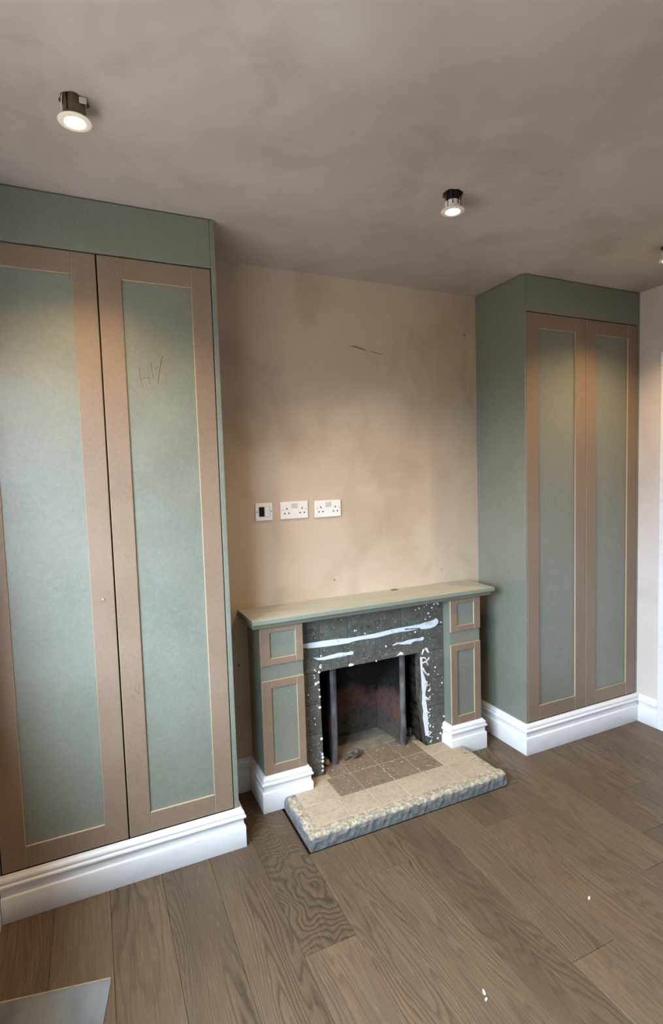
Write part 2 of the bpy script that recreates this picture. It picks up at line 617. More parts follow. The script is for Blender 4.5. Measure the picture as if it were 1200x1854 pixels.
# ------------------------------------------------------------------ ceiling with three lamp holes
LAMPS = [(-0.465, -0.874), (0.752, -0.858), (1.972, -0.842)]
HR = 0.036
cm = MB()
SQ = 0.1
xs = [XL - 0.1] + sum([[lx - SQ, lx + SQ] for lx, _ in LAMPS], []) + [XR + 0.1]
for i in range(len(xs) - 1):
    if i % 2 == 0:
        cm.add([(xs[i], YB - 0.1, H), (xs[i + 1], YB - 0.1, H), (xs[i + 1], 0.1, H), (xs[i], 0.1, H)], [(0, 1, 2, 3)])
        continue
    lx, ly = LAMPS[i // 2]
    for ya, yb in ((YB - 0.1, ly - SQ), (ly + SQ, 0.1)):
        cm.add([(xs[i], ya, H), (xs[i + 1], ya, H), (xs[i + 1], yb, H), (xs[i], yb, H)], [(0, 1, 2, 3)])
    if True:
        n = 32
        inner, outer, up = [], [], []
        for q in range(n):
            th = 2 * math.pi * q / n
            c_, s_ = math.cos(th), math.sin(th)
            kk = SQ / max(abs(c_), abs(s_))
            rr = HR * (1 + 0.06 * math.sin(3 * th + i) + 0.05 * math.sin(7 * th))
            inner.append((lx + rr * c_, ly + rr * s_, H))
            up.append((lx + rr * c_, ly + rr * s_, H + 0.10))
            outer.append((lx + kk * c_, ly + kk * s_, H))
        cm.add(inner + outer + up, [(q, (q + 1) % n, n + (q + 1) % n, n + q) for q in range(n)] +
               [(q, 2 * n + q, 2 * n + (q + 1) % n, (q + 1) % n) for q in range(n)])
ceil = struct(cm.build('ceiling', 'ceiling'), 'bare brown plaster ceiling with round lamp holes')
struct(B(XL - 0.1, XR + 0.1, YB - 0.1, 0.1, H + 0.10, H + 0.14).build('ceiling_void', 'interior', ceil))

# ------------------------------------------------------------------ walls
OX0, OX1, OZ = 0.44, 1.14, 0.62      # rough hole in the chimney wall
wb = MB()
wb.prism([(XL - 0.1, -0.12), (OX0, -0.12), (OX0, OZ), (OX1, OZ), (OX1, -0.12), (XR + 0.1, -0.12), (XR + 0.1, H + 0.02), (XL - 0.1, H + 0.02)], 'y', 0.0, 0.10)
wall_back = struct(wb.build('wall_back', 'plaster'), 'bare pinkish plaster wall above the fireplace')
rec = MB()
RD = 0.42
rec.box(OX0 - 0.1, OX0, 0.10, RD, -0.1, 0.95)
rec.box(OX1, OX1 + 0.1, 0.10, RD, -0.1, 0.95)
rec.box(OX0 - 0.1, OX1 + 0.1, RD, RD + 0.1, -0.1, 0.95)
rec.box(OX0 - 0.1, OX1 + 0.1, 0.10, RD + 0.1, 0.95, 1.0)
rec.box(OX0 - 0.1, OX1 + 0.1, 0.0, RD + 0.1, -0.1, 0.0)
wrec = struct(rec.build('wall_recess', 'interior'), 'sooty brick chimney recess behind the fire opening')
# sooty bricks lining the right side of the recess, seen past the fireback
for r_ in range(8):
    z0 = 0.03 + r_ * 0.073
    off = 0.0 if r_ % 2 else -0.11
    for q in range(3):
        ya = -0.075 + off + q * 0.222
        yb = ya + 0.212
        ya = max(ya, -0.07)
        if yb - ya < 0.03:
            continue
        dx = random.uniform(-0.005, 0.004)
        B(1.085 + dx, 1.139, ya, yb, z0, z0 + 0.063).build('brick', 'soot_brick', wrec, bevel=0.004)

# left wall with window opening
wlm = MB()
wlm.box(XL - 0.22, XL, YB - 0.1, WY0, -0.12, H + 0.02)
wlm.box(XL - 0.22, XL, WY1, 0.1, -0.12, H + 0.02)
wlm.box(XL - 0.22, XL, WY0, WY1, -0.12, WZ0)
wlm.box(XL - 0.22, XL, WY0, WY1, WZ1, H + 0.02)
struct(wlm.build('wall_left', 'plaster_pale'), 'plaster wall with the window on the left')
win = struct(MB().box(XL - 0.12, XL - 0.06, WY0, WY0 + 0.06, WZ0, WZ1).box(XL - 0.12, XL - 0.06, WY1 - 0.06, WY1, WZ0, WZ1)
             .box(XL - 0.12, XL - 0.06, WY0, WY1, WZ0, WZ0 + 0.07).box(XL - 0.12, XL - 0.06, WY0, WY1, WZ1 - 0.06, WZ1).build('window_1', 'white'),
             'white framed window in the left wall')
wm = (WY0 + WY1) / 2
B(XL - 0.115, XL - 0.065, wm - 0.025, wm + 0.025, WZ0 + 0.07, WZ1 - 0.06).build('mullion', 'white', win)
B(XL - 0.06, XL + 0.03, WY0 - 0.02, WY1 + 0.02, WZ0 - 0.03, WZ0 + 0.0).build('window_sill', 'white', win, bevel=0.004)
for ya, yb in ((WY0 + 0.06, wm - 0.025), (wm + 0.025, WY1 - 0.06)):
    B(XL - 0.092, XL - 0.088, ya, yb, WZ0 + 0.07, WZ1 - 0.06).build('pane', 'glass', win)

struct(B(XR, XR + 0.1, YB - 0.1, 0.1, -0.12, H + 0.02).build('wall_right', 'plaster_pale'), 'pale plaster wall beside the far cupboard')
struct(B(XL - 0.1, XR + 0.1, YB - 0.1, YB, -0.12, H + 0.02).build('wall_front', 'plaster_pale'), 'plaster wall behind the camera')

# skirting profile (distance from wall, height)
SK = [(0.0, 0.0), (0.0195, 0.0), (0.0200, 0.0008), (0.0200, 0.0865), (0.0192, 0.0895), (0.0165, 0.0925), (0.0132, 0.0940), (0.0128, 0.0950), (0.0128, 0.1195), (0.0135, 0.1205),
      (0.0165, 0.1212), (0.0205, 0.1235), (0.0222, 0.1275), (0.0218, 0.1320), (0.0195, 0.1350), (0.0160, 0.1362), (0.0128, 0.1368), (0.0122, 0.1385),
      (0.0145, 0.1392), (0.0165, 0.1420), (0.0168, 0.1465), (0.0150, 0.1515), (0.0110, 0.1555), (0.0075, 0.1580), (0.0065, 0.1600), (0.0060, 0.1622), (0.0, 0.1625)]


def skirting(name, path, side=1, parent=None, label=None, mat='white'):
    o = MB().sweep(SK, path, side).build(name, mat, parent, smooth=True)
    md = o.modifiers.new('split', 'EDGE_SPLIT')
    md.split_angle = math.radians(35)
    return o


AY = -0.512     # door casing starts here on the right wall
struct(skirting('baseboard_right', [(XR, DC - 0.0215), (XR, AY)]), 'white moulded skirting board on the right wall')
struct(skirting('baseboard_left', [(XL, YB), (XL, DC - 0.0215)]), 'white moulded skirting board on the left wall')
struct(skirting('baseboard_back', [(0.004, 0.0), (0.168, 0.0)], 1), 'short skirting board in the nook beside the fireplace')
struct(skirting('baseboard_back', [(1.401, 0.0), (XC - 0.0005, 0.0)], 1), 'short skirting board between fireplace and far cupboard')
struct(skirting('baseboard_front', [(XR, YB), (XL, YB)]), 'white skirting board behind the camera')
# door casing on the right wall
tr1 = MB()
tr1.box(XR - 0.022, XR, AY - 0.075, AY, 0.0, 2.06)
tr1.box(XR - 0.022, XR, AY - 0.93, AY - 0.855, 0.0, 2.06)
tr1.box(XR - 0.022, XR, AY - 0.93, AY, 2.06, 2.135)
struct(tr1.build('trim_1', 'white', bevel=0.004), 'white door casing at the right edge')
dr = struct(B(XR - 0.012, XR, AY - 0.855, AY - 0.075, 0.004, 2.06).build('door_1', 'white'), 'white door on the right wall')
for za, zb in ((0.2, 0.85), (1.05, 1.9)):
    for ya, yb in ((AY - 0.78, AY - 0.50), (AY - 0.43, AY - 0.15)):
        B(XR - 0.018, XR - 0.012, ya, yb, za, zb).build('door_panel', 'white', dr, bevel=0.005)

# marks on the wall over the mantel
for pts, w in (([(0.758, 2.168), (0.79, 2.166), (0.825, 2.158), (0.857, 2.150)], 0.0030), ([(0.872, 2.149), (0.91, 2.143), (0.952, 2.136)], 0.0018)):
    MB().tube([(x, 0.0, z) for x, z in pts], [0.0008] + [w] * (len(pts) - 2) + [0.0008], 5).build('scratch', 'scuff', wall_back)
for x, z, r_ in ((1.482, 2.279, 0.006), (0.633, 0.977, 0.0045), (1.30, 0.965, 0.003), (1.525, 1.62, 0.003), (0.118, 0.62, 0.006)):
    MB().prism([(x + r_ * math.cos(a), z + r_ * 0.8 * math.sin(a)) for a in [i * math.pi / 4 for i in range(8)]], 'y', -0.0012, 0.002).build('nail_hole', 'scuff', wall_back)


# ------------------------------------------------------------------ cupboards
def door(root, x0, x1, s0, s1, label, marks=()):
    z0, z1, r0, r1 = 0.1655, 2.3115, 0.2425, 2.2355
    yp, yf = DC + 0.009, DC
    d = B(x0, x1, yp, yp + 0.012, z0, z1).build('door', 'green', root)
    d['label'] = label
    bv = 0.0014
    B(x0, x0 + s0, yf, yp, z0, z1).build('stile', 'brown', d, bevel=bv, seg=1)
    B(x1 - s1, x1, yf, yp, z0, z1).build('stile', 'brown', d, bevel=bv, seg=1)
    B(x0 + s0 + 0.0007, x1 - s1 - 0.0007, yf + 0.0004, yp, r1, z1).build('rail', 'brown', d, bevel=bv, seg=1)
    B(x0 + s0 + 0.0007, x1 - s1 - 0.0007, yf + 0.0004, yp, z0, r0).build('rail', 'brown', d, bevel=bv, seg=1)
    for yy, pts, w in marks:
        MB().tube([(x, yy, z) for x, z in pts], w * 0.75, 4).build('pencil_mark', 'pencil', d)
    return d


# near cupboard
cl = thing('fitted_cupboard', ((XL + 0.003) / 2, DC / 2, 0), 'tall green board cupboard with brown framed doors nearest the camera on the left', 'cupboard', 'built in cupboards beside the fireplace')
B(XL + 0.003, -0.016, DC + 0.024, -0.001, 0.0, 2.494).build('carcass', 'interior', cl)
B(-0.0155, 0.003, DC - 0.0005, -0.0008, 0.0, 2.495).build('side_panel', 'green', cl, bevel=0.001, seg=1)
B(XL + 0.003, -0.0165, DC - 0.0003, DC + 0.018, 2.3165, 2.4955).build('fascia_panel', 'green', cl, bevel=0.001, seg=1)
B(XL + 0.001, -0.8375, DC, DC + 0.018, 0.164, 2.315).build('filler_strip', 'green', cl)
PM, PS = DC + 0.0088, DC - 0.0002
d1 = door(cl, -0.8335, -0.4225, 0.0765, 0.0775, 'wider cupboard door at the left edge of the picture')
d2 = door(cl, -0.4170, -0.0195, 0.0770, 0.0735, 'cupboard door with pencil scribbles nearest the fireplace wall', [
    (PM, [(-0.294, 1.925), (-0.290, 1.89), (-0.286, 1.859)], 0.0009), (PM, [(-0.285, 1.889), (-0.261, 1.895)], 0.0008),
    (PM, [(-0.262, 1.905), (-0.258, 1.868)], 0.0006),
    (PM, [(-0.252, 1.951), (-0.250, 1.930), (-0.245, 1.891)], 0.0009), (PM, [(-0.241, 1.922), (-0.227, 1.936)], 0.0008),
    (PM, [(-0.208, 1.978), (-0.219, 1.935), (-0.230, 1.874)], 0.0011),
    (PS, [(-0.3795, 0.712), (-0.377, 0.694), (-0.368, 0.702)], 0.0007), (PS, [(-0.369, 0.732), (-0.359, 0.716)], 0.0008), (PS, [(-0.355, 0.751), (-0.356, 0.712)], 0.0008)])
sk1 = MB().tube([(-0.462, DC + 0.001, 1.090), (-0.462, DC - 0.010, 1.091), (-0.461, DC - 0.011, 1.088)], 0.0022, 6).build('screw', 'steel', d1)
skirting('skirting_board', [(XL + 0.0215, DC - 0.0006), (0.0035, DC - 0.0006), (0.0035, -0.022)], 1, cl)

# far cupboard
cr = thing('fitted_cupboard', ((XC + XR) / 2, DC / 2, 0), 'tall green board cupboard with brown framed doors in the far right corner', 'cupboard', 'built in cupboards beside the fireplace')
B(XC + 0.016, XR - 0.002, DC + 0.024, -0.001, 0.0, 2.494).build('carcass', 'interior', cr)
B(XC, XC + 0.0105, DC - 0.0005, -0.0008, 0.0, 2.495).build('side_panel', 'green', cr, bevel=0.001, seg=1)
B(XC + 0.0115, 2.4135, DC - 0.0003, DC + 0.018, 2.3165, 2.4955).build('fascia_panel', 'green', cr, bevel=0.001, seg=1)
B(2.4150, XR - 0.001, DC, DC + 0.018, 0.164, 2.495).build('filler_strip', 'green', cr, bevel=0.001, seg=1)
door(cr, 1.5745, 1.9995, 0.0815, 0.0775, 'cupboard door nearer the fireplace')
door(cr, 2.0035, 2.4120, 0.0770, 0.0765, 'cupboard door against the right wall')
skirting('skirting_board', [(XC - 0.0005, -0.022), (XC - 0.0005, DC - 0.0006), (XR - 0.001, DC - 0.0006)], -1 * -1, cr)

# ------------------------------------------------------------------ mantelpiece
mt = thing('mantelpiece', (0.79, -0.12, 0), 'green board mantelpiece with panelled brown framed legs around the fireplace', 'mantelpiece')
SZ = 0.889
sh = B(0.124, 1.468, -0.247, -0.0005, SZ - 0.021, SZ).build('shelf', 'shelf', mt, bevel=0.003)
MB().sweep([(0.0, 0.845), (0.008, 0.845), (0.012, 0.849), (0.016, 0.858), (0.020, 0.863), (0.024, 0.8675), (0.0, 0.8675)],
           [(0.142, -0.0006), (0.142, -0.214), (1.440, -0.214), (1.440, -0.0006)], 1).build('shelf_moulding', 'green', mt)
B(0.372, 1.205, -0.150, -0.142, 0.8355, 0.8448).build('packing_strip', 'green', mt)
B(0.960, 0.996, -0.034, -0.006, SZ, SZ + 0.0015).build('tape_scrap', 'scuff', mt)


def pilaster(x0, x1, sl, sr, label):
    yp, yf = -0.197, -0.206
    p = B(x0, x1, yp, -0.0005, 0.0, 0.8448).build('pilaster', 'green', mt)
    p['label'] = label
    bv = 0.0012
    for z0, z1, rb, rt in ((0.667, 0.8445, 0.030, 0.028), (0.163, 0.597, 0.042, 0.036)):
        B(x0, x0 + sl, yf, yp, z0, z1).build('stile', 'brown', p, bevel=bv, seg=1)
        B(x1 - sr, x1, yf, yp, z0, z1).build('stile', 'brown', p, bevel=bv, seg=1)
        B(x0 + sl + 0.0006, x1 - sr - 0.0006, yf + 0.0005, yp, z0, z0 + rb).build('rail', 'brown', p, bevel=bv, seg=1)
        B(x0 + sl + 0.0006, x1 - sr - 0.0006, yf + 0.0005, yp, z1 - rt, z1).build('rail', 'brown', p, bevel=bv, seg=1)
    skirting('plinth_moulding', [(x0 - 0.0003, -0.0245), (x0 - 0.0003, yf - 0.0003), (x1 + 0.0003, yf - 0.0003), (x1 + 0.0003, -0.1385)], 1, p)


pilaster(0.168, 0.372, 0.045, 0.036, 'left leg of the mantelpiece')
pilaster(1.205, 1.400, 0.041, 0.042, 'right leg of the mantelpiece')

# ------------------------------------------------------------------ dark tiled fire surround
TY = -0.140
fs = thing('fire_surround', (0.79, -0.1, 0.03), 'dark grey tiled fire surround smeared with white paint', 'fireplace')
bk = MB()
bk.prism([(0.3725, 0.0), (0.478, 0.0), (0.474, 0.568), (0.3725, 0.568)], 'y', TY + 0.007, -0.06)
bk.prism([(1.102, 0.0), (1.2045, 0.0), (1.2045, 0.568), (1.058, 0.568), (1.060, 0.31)], 'y', TY + 0.007, -0.085)
bk.prism([(0.3725, 0.5685), (1.2045, 0.5685), (1.2045, 0.838), (0.3725, 0.838)], 'y', TY + 0.007, -0.0006)
bk.build('backing', 'adhesive', fs)
TX = [0.3725, 0.482, 0.636, 0.792, 0.946, 1.081, 1.2045]
g = 0.0009
for r_, (za, zb) in enumerate(((0.697, 0.8385), (0.566, 0.697))):
    for a, b in zip(TX[:-1], TX[1:]):
        dy = random.uniform(-0.0012, 0.001)
        B(a + g, b - g, TY + dy, TY + 0.0075, za + g, zb - g).build('tile', 'slate', fs, bevel=0.0015, seg=1)
LZ = [0.0515, 0.110, 0.262, 0.414, 0.566]
edgeR = lambda z: 1.052 + (0.006 if z > 0.35 else 0.0) + max(0, 0.31 - z) ** 1.6 * 0.37
edgeL = lambda z: 0.486 - 0.010 * (z / 0.56)
for za, zb in zip(LZ[:-1], LZ[1:]):
    dy = random.uniform(-0.001, 0.001)
    MB().prism([(0.3725 + g, za + g), (edgeL(za), za + g), (edgeL((za + zb) / 2) + random.uniform(-.002, .002), (za + zb) / 2), (edgeL(zb), zb - g), (0.3725 + g, zb - g)],
               'y', TY + dy, TY + 0.0075).build('tile', 'slate', fs, bevel=0.0015, seg=1)
    zm = [za + g] + [za + (zb - za) * q / 5 for q in range(1, 5)] + [zb - g]
    MB().prism([(edgeR(z) + random.uniform(-.003, .003), z) for z in zm] + [(1.2045 - g, zb - g), (1.2045 - g, za + g)],
               'y', TY + dy, TY + 0.0075).build('tile', 'slate', fs, bevel=0.0015, seg=1)


def paint_poly(name, poly, th=0.0032):
    o = MB().prism(poly, 'y', TY - th, TY + 0.001).build(name, 'paint', fs, bevel=0.0012, seg=2)
    return o


paint_poly('paint_smear', [(0.3745, 0.717), (0.398, 0.719), (0.456, 0.718), (0.506, 0.718), (0.575, 0.715), (0.638, 0.71), (0.699, 0.71), (0.754, 0.71), (0.791, 0.711), (0.828, 0.713), (0.885, 0.717),
           (0.943, 0.718), (0.983, 0.718), (1.054, 0.719), (1.095, 0.725), (1.136, 0.728), (1.161, 0.737), (1.173, 0.723), (1.171, 0.709), (1.152, 0.694), (1.123, 0.688), (1.082, 0.689),
           (1.060, 0.692), (1.058, 0.699), (1.006, 0.705), (0.959, 0.709), (0.965, 0.702), (0.982, 0.700), (1.022, 0.698), (1.045, 0.6955), (0.982, 0.697 - 0.004), (0.943, 0.696), (0.885, 0.695), (0.828, 0.69), (0.79, 0.688), (0.717, 0.691), (0.67, 0.69), (0.637, 0.685),
           (0.574, 0.686), (0.529, 0.687), (0.488, 0.689), (0.438, 0.692), (0.399, 0.698), (0.3745, 0.701)])
paint_poly('paint_smear', [(0.443, 0.646), (0.47, 0.638), (0.497, 0.638), (0.538, 0.641), (0.587, 0.645), (0.632, 0.639), (0.647, 0.643), (0.661, 0.639), (0.663, 0.629), (0.653, 0.623),
           (0.632, 0.626), (0.586, 0.623), (0.544, 0.623), (0.503, 0.623), (0.469, 0.628)])
paint_poly('paint_smear', [(0.887, 0.635), (0.914, 0.643), (0.949, 0.641), (0.981, 0.646), (1.021, 0.647), (1.053, 0.645), (1.073, 0.65), (1.081, 0.641), (1.075, 0.633), (1.056, 0.629),
           (1.024, 0.634), (1.004, 0.629), (0.994, 0.62), (0.988, 0.624), (0.949, 0.627), (0.918, 0.635), (0.889, 0.63)])
paint_poly('paint_blob', [(0.634, 0.575), (0.641, 0.581), (0.659, 0.577), (0.664, 0.57), (0.652, 0.5668), (0.634, 0.5668)])
paint_poly('paint_blob', [(0.911, 0.572), (0.934, 0.592), (0.95, 0.583), (0.948, 0.573), (0.928, 0.576)])
paint_poly('paint_blob', [(1.08, 0.587), (1.1, 0.585), (1.104, 0.572), (1.112, 0.557), (1.1, 0.559), (1.088, 0.575)])
paint_poly('paint_run', [(1.053, 0.543), (1.055, 0.499), (1.057, 0.449), (1.060, 0.408), (1.060, 0.382), (1.064, 0.352), (1.062, 0.308), (1.060, 0.288), (1.067, 0.249), (1.064, 0.206), (1.072, 0.159),
           (1.078, 0.108), (1.099, 0.106), (1.097, 0.154), (1.096, 0.199), (1.092, 0.244), (1.089, 0.283), (1.083, 0.305), (1.082, 0.346), (1.090, 0.377), (1.087, 0.404), (1.080, 0.432), (1.070, 0.454), (1.066, 0.498), (1.066, 0.541)])
for dpts in ([(1.066, 0.537), (1.083, 0.534), (1.096, 0.515), (1.11, 0.53)], [(1.066, 0.508), (1.09, 0.513), (1.103, 0.49)], [(1.069, 0.482), (1.082, 0.456), (1.1, 0.435), (1.107, 0.443)],
             [(1.077, 0.41), (1.094, 0.401), (1.094, 0.378), (1.113, 0.386), (1.114, 0.356), (1.103, 0.347)], [(1.079, 0.325), (1.102, 0.303), (1.118, 0.302), (1.109, 0.316)],
             [(1.077, 0.32), (1.097, 0.296)], [(1.076, 0.258), (1.101, 0.229), (1.114, 0.232), (1.111, 0.25)], [(1.074, 0.247), (1.097, 0.224)],
             [(1.077, 0.225), (1.093, 0.204), (1.11, 0.2), (1.109, 0.215)], [(1.086, 0.188), (1.106, 0.166)], [(1.111, 0.162), (1.109, 0.150)],
             [(1.092, 0.13), (1.116, 0.119), (1.094, 0.103), (1.122, 0.088), (1.109, 0.064)], [(1.066, 0.552), (1.07, 0.566), (1.078, 0.58)]):
    n = len(dpts)
    MB().tube([(x, TY, z) for x, z in dpts], [0.0034] + [0.0042] * (n - 2) + [0.0062] if n > 2 else [0.0038] * n, 8).build('paint_drip', 'paint', fs, smooth=True)
spk = MB()


def speck(x, z, r_):
    k = random.uniform(0.75, 1.3)
    a0 = random.random()
    spk.prism([(x + r_ * math.cos(a0 + i * math.pi / 3.5) * random.uniform(.8, 1.15), z + r_ * k * math.sin(a0 + i * math.pi / 3.5)) for i in range(7)], 'y', TY - 0.0024, TY + 0.001)


for x, z, r_ in ((0.848, 0.634, .005), (1.025, 0.682, .005), (1.148, 0.815, .006), (1.133, 0.797, .006), (1.11, 0.77, .005), (1.052, 0.805, .004), (1.03, 0.799, .004), (1.091, 0.741, .004),
                 (1.173, .812, .005), (1.166, .818, .004), (1.12, .75, .004), (1.10, .815, .003), (1.085, .81, .003), (1.19, .71, .004),
                 (0.487, 0.646, .005), (0.482, 0.593, .007), (0.451, 0.583, .004), (0.474, 0.568, .006), (0.635, 0.823, .004), (0.728, 0.72, .004), (0.671, 0.742, .005), (0.68, .742, .004),
                 (0.79, 0.568, .004), (1.147, 0.471, .005), (1.142, 0.451, .003), (1.164, 0.429, .003), (1.191, 0.377, .004), (1.157, 0.076, .006), (1.176, 0.099, .006), (1.128, 0.146, .004), (1.199, 0.189, .005),
                 (0.484, 0.6, .005), (0.457, 0.575, .003), (0.448, 0.557, .003), (0.449, 0.544, .004), (0.455, 0.514, .009), (0.468, .519, .006), (0.472, 0.481, .005), (0.474, 0.446, .006), (0.472, 0.393, .008),
                 (0.414, 0.467, .004), (0.444, 0.344, .004), (0.446, 0.314, .003), (0.476, 0.235, .007), (0.477, 0.158, .006), (0.479, 0.141, .006), (0.478, 0.122, .006), (0.477, 0.096, .006), (0.476, 0.075, .006)):
    speck(x, z, r_)
for i in range(42):
    x, z = random.uniform(0.39, 1.19), random.uniform(0.58, 0.83)
    speck(x, z, random.uniform(0.0008, 0.0018))
for i in range(16):
    speck(random.choice((random.uniform(0.39, 0.47), random.uniform(1.12, 1.195))), random.uniform(0.07, 0.56), random.uniform(0.0009, 0.002))
o = spk.build('paint_specks', 'paint', fs)
o['kind'] = 'stuff'

# ------------------------------------------------------------------ hearth
he = thing('hearth', ((HX0 + HX1) / 2, -0.34, 0), 'low raised tiled hearth slab with rough speckled edges', 'hearth')
ztop = lambda y: 0.051 + 0.011 * max(0.0, min(1.0, (-0.14 - y) / 0.408))


def hblock(name, mat, x0, x1, y0, y1, drop=0.0, zb=0.0, bevel=0.0, seg=1, jit=0.0, parent=he):
    """slab whose top follows the gentle fall of the hearth"""
    q = [random.uniform(-jit, jit) for _ in range(4)]
    vs = [(x0, y0, zb), (x1, y0, zb), (x1, y1, zb), (x0, y1, zb),
          (x0, y0, ztop(y0) - drop + q[0]), (x1, y0, ztop(y0) - drop + q[1]), (x1, y1, ztop(y1) - drop + q[2]), (x0, y1, ztop(y1) - drop + q[3])]
    return MB().add(vs, [(0, 3, 2, 1), (4, 5, 6, 7), (0, 1, 5, 4), (1, 2, 6, 5), (2, 3, 7, 6), (3, 0, 4, 7)]).build(name, mat, parent, bevel=bevel, seg=seg)


EW = 0.052
YP = -0.2285     # back edge where the mantelpiece legs stand
hblock('core', 'grout', HX0 + EW, HX1 - EW, HY + EW, YP, 0.0022)
hblock('core', 'grout', 0.396, 1.181, YP, -0.136, 0.0022)
hblock('core', 'grout', 0.50, 1.085, -0.136, -0.0295, 0.0022)
j = 0.0012
bx = [HX0 + EW, 0.452, 0.604, 0.758, 0.912, 1.062, HX1 - EW]
for a, b in zip(bx[:-1], bx[1:]):
    hblock('hearth_tile', 'hearth_beige', a + j, b - j, HY + EW + j, -0.345 - j, 0, 0.035, 0.002, 1, 0.0006)
hblock('hearth_tile', 'hearth_beige', bx[0] + j, 0.476 - j, -0.345 + j, YP, 0, 0.035, 0.002, 1, 0.0006)
hblock('hearth_tile', 'hearth_beige', 1.046 + j, bx[-1] - j, -0.345 + j, YP, 0, 0.035, 0.002, 1, 0.0006)
hblock('hearth_tile', 'hearth_beige', 0.396, 0.476 - j, YP + j, -0.1365, 0, 0.035, 0.002, 1, 0.0004)
hblock('hearth_tile', 'hearth_beige', 1.046 + j, 1.181, YP + j, -0.1365, 0, 0.035, 0.002, 1, 0.0004)
dx_ = [0.476, 0.604, 0.764, 0.912, 1.046]
for a, b in zip(dx_[:-1], dx_[1:]):
    hblock('hearth_tile', 'hearth_brown', a + j, b - j, -0.345 + j, -0.182 - j, 0.0004, 0.035, 0.002, 1, 0.0005)
for a, b in zip(dx_[:-1], dx_[1:]):
    hblock('hearth_tile', 'hearth_brown', max(a, 0.5) + j, b - j, -0.182 + j, -0.03, 0.0008, 0.035, 0.002, 1, 0.0005)
# rough edge tiles: rounded outer arris, chipped and lumpy
def lumpy(u, q):
    return 0.0010 * math.sin(61 * u + 3 * q) + 0.0009 * math.sin(143 * u + 5 * q) + 0.0007 * math.sin(307 * u + q)


def edge_tile(along, a, b):
    """along: 'front', 'left' or 'right'; a, b: ends of the tile along that edge"""
    n = 12
    vs, fs_ = [], []
    for i in range(n + 1):
        u = a + (b - a) * i / n
        prof_ = [(EW, 0.0), (0.0, 0.0), (0.0 + lumpy(u, 1), 0.018), (0.0 + lumpy(u, 2), 0.036), (0.003 + lumpy(u, 3), 0.048), (0.010 + lumpy(u, 4) * 0.8, 0.058),
                 (0.020, 0.0615 + lumpy(u, 5) * 0.5), (0.036, 0.0620 + lumpy(u, 6) * 0.4), (EW, 0.0615)]
        for o_, z_ in prof_:
            if along == 'front':
                x_, y_ = u, HY + o_
            elif along == 'left':
                x_, y_ = HX0 + o_, u
            else:
                x_, y_ = HX1 - o_, u
            z_ = z_ * (ztop(y_) / 0.062) if z_ > 0.04 else z_
            vs.append((x_, y_, z_))
    m_ = 9
    for i in range(n):
        for k in range(m_):
            fs_.append((i * m_ + k, i * m_ + (k + 1) % m_, (i + 1) * m_ + (k + 1) % m_, (i + 1) * m_ + k))
    fs_.append(tuple(range(m_)))
    fs_.append(tuple(range((n + 1) * m_ - 1, n * m_ - 1, -1)))
    return MB().add(vs, fs_).build('edge_tile', 'hearth_edge', he, smooth=False)


for i in range(7):
    a = HX0 + (HX1 - HX0) * i / 7
    b = HX0 + (HX1 - HX0) * (i + 1) / 7
    edge_tile('front', a + 0.0005, b - 0.0005)
for sd in ('left', 'right'):
    for i in range(2):
        a = HY + EW + (YP - HY - EW) * i / 2
        b = HY + EW + (YP - HY - EW) * (i + 1) / 2
        edge_tile(sd, a + 0.0005, b - 0.0005)

# ------------------------------------------------------------------ fireback
fb = thing('fireback', (0.78, 0.05, 0.0), 'sooty splayed fireclay fireback standing inside the fire opening', 'fireback')
FX0, FX1, FY = 0.594, 0.968, -0.079
BX0, BX1, BY = 0.622, 0.942, 0.150
prof = [(BY, 0.0), (BY, 0.27), (0.060, 0.47), (0.010, 0.60)]


def bxat(y, left):
    u = (y - FY) / (BY - FY)
    return FX0 + (BX0 - FX0) * u if left else FX1 + (BX1 - FX1) * u


bmv = MB()
vs = []
for y, z in prof:
    vs += [(bxat(y, True), y, z), (bxat(y, False), y, z), (bxat(y, True), y + 0.03, z + 0.005), (bxat(y, False), y + 0.03, z + 0.005)]
ff = []
for i in range(3):
    k = 4 * i
    ff += [(k, k + 1, k + 5, k + 4), (k + 2, k + 6, k + 7, k + 3), (k, k + 4, k + 6, k + 2), (k + 1, k + 3, k + 7, k + 5)]
ff += [(0, 2, 3, 1), (12, 13, 15, 14)]
bmv.add(vs, ff).build('back_panel', 'fireclay', fb)
for left in (True, False):
    sgn = -1 if left else 1
    fx, bx_ = (FX0, BX0) if left else (FX1, BX1)
    cheek = MB().prism([(fx, FY + 0.012), (bx_, BY + 0.03), (bx_ + sgn * 0.03, BY + 0.03), (fx + sgn * 0.03, FY + 0.012)], 'z', 0.0516, 0.60).build('cheek', 'fireclay', fb)
    e0 = fx + sgn * 0.0165
    MB().prism([(e0 + 0.0165 * math.cos(a), FY + 0.011 + 0.018 * math.sin(a)) for a in [math.pi + i * math.pi / 8 for i in range(9)]], 'z', 0.0516, 0.598).build('front_edge', 'soot_edge', cheek, smooth=False)
B(FX0 + 0.003, FX1 - 0.003, -0.028, BY - 0.002, 0.0, 0.064).build('fire_floor', 'ash', fb, bevel=0.004)
B(0.5, FX0 - 0.034, -0.028, 0.2, 0.0, 0.055).build('ash_bed', 'ash', fb)
B(FX1 + 0.034, 1.083, -0.028, 0.2, 0.0, 0.055).build('ash_bed', 'ash', fb)


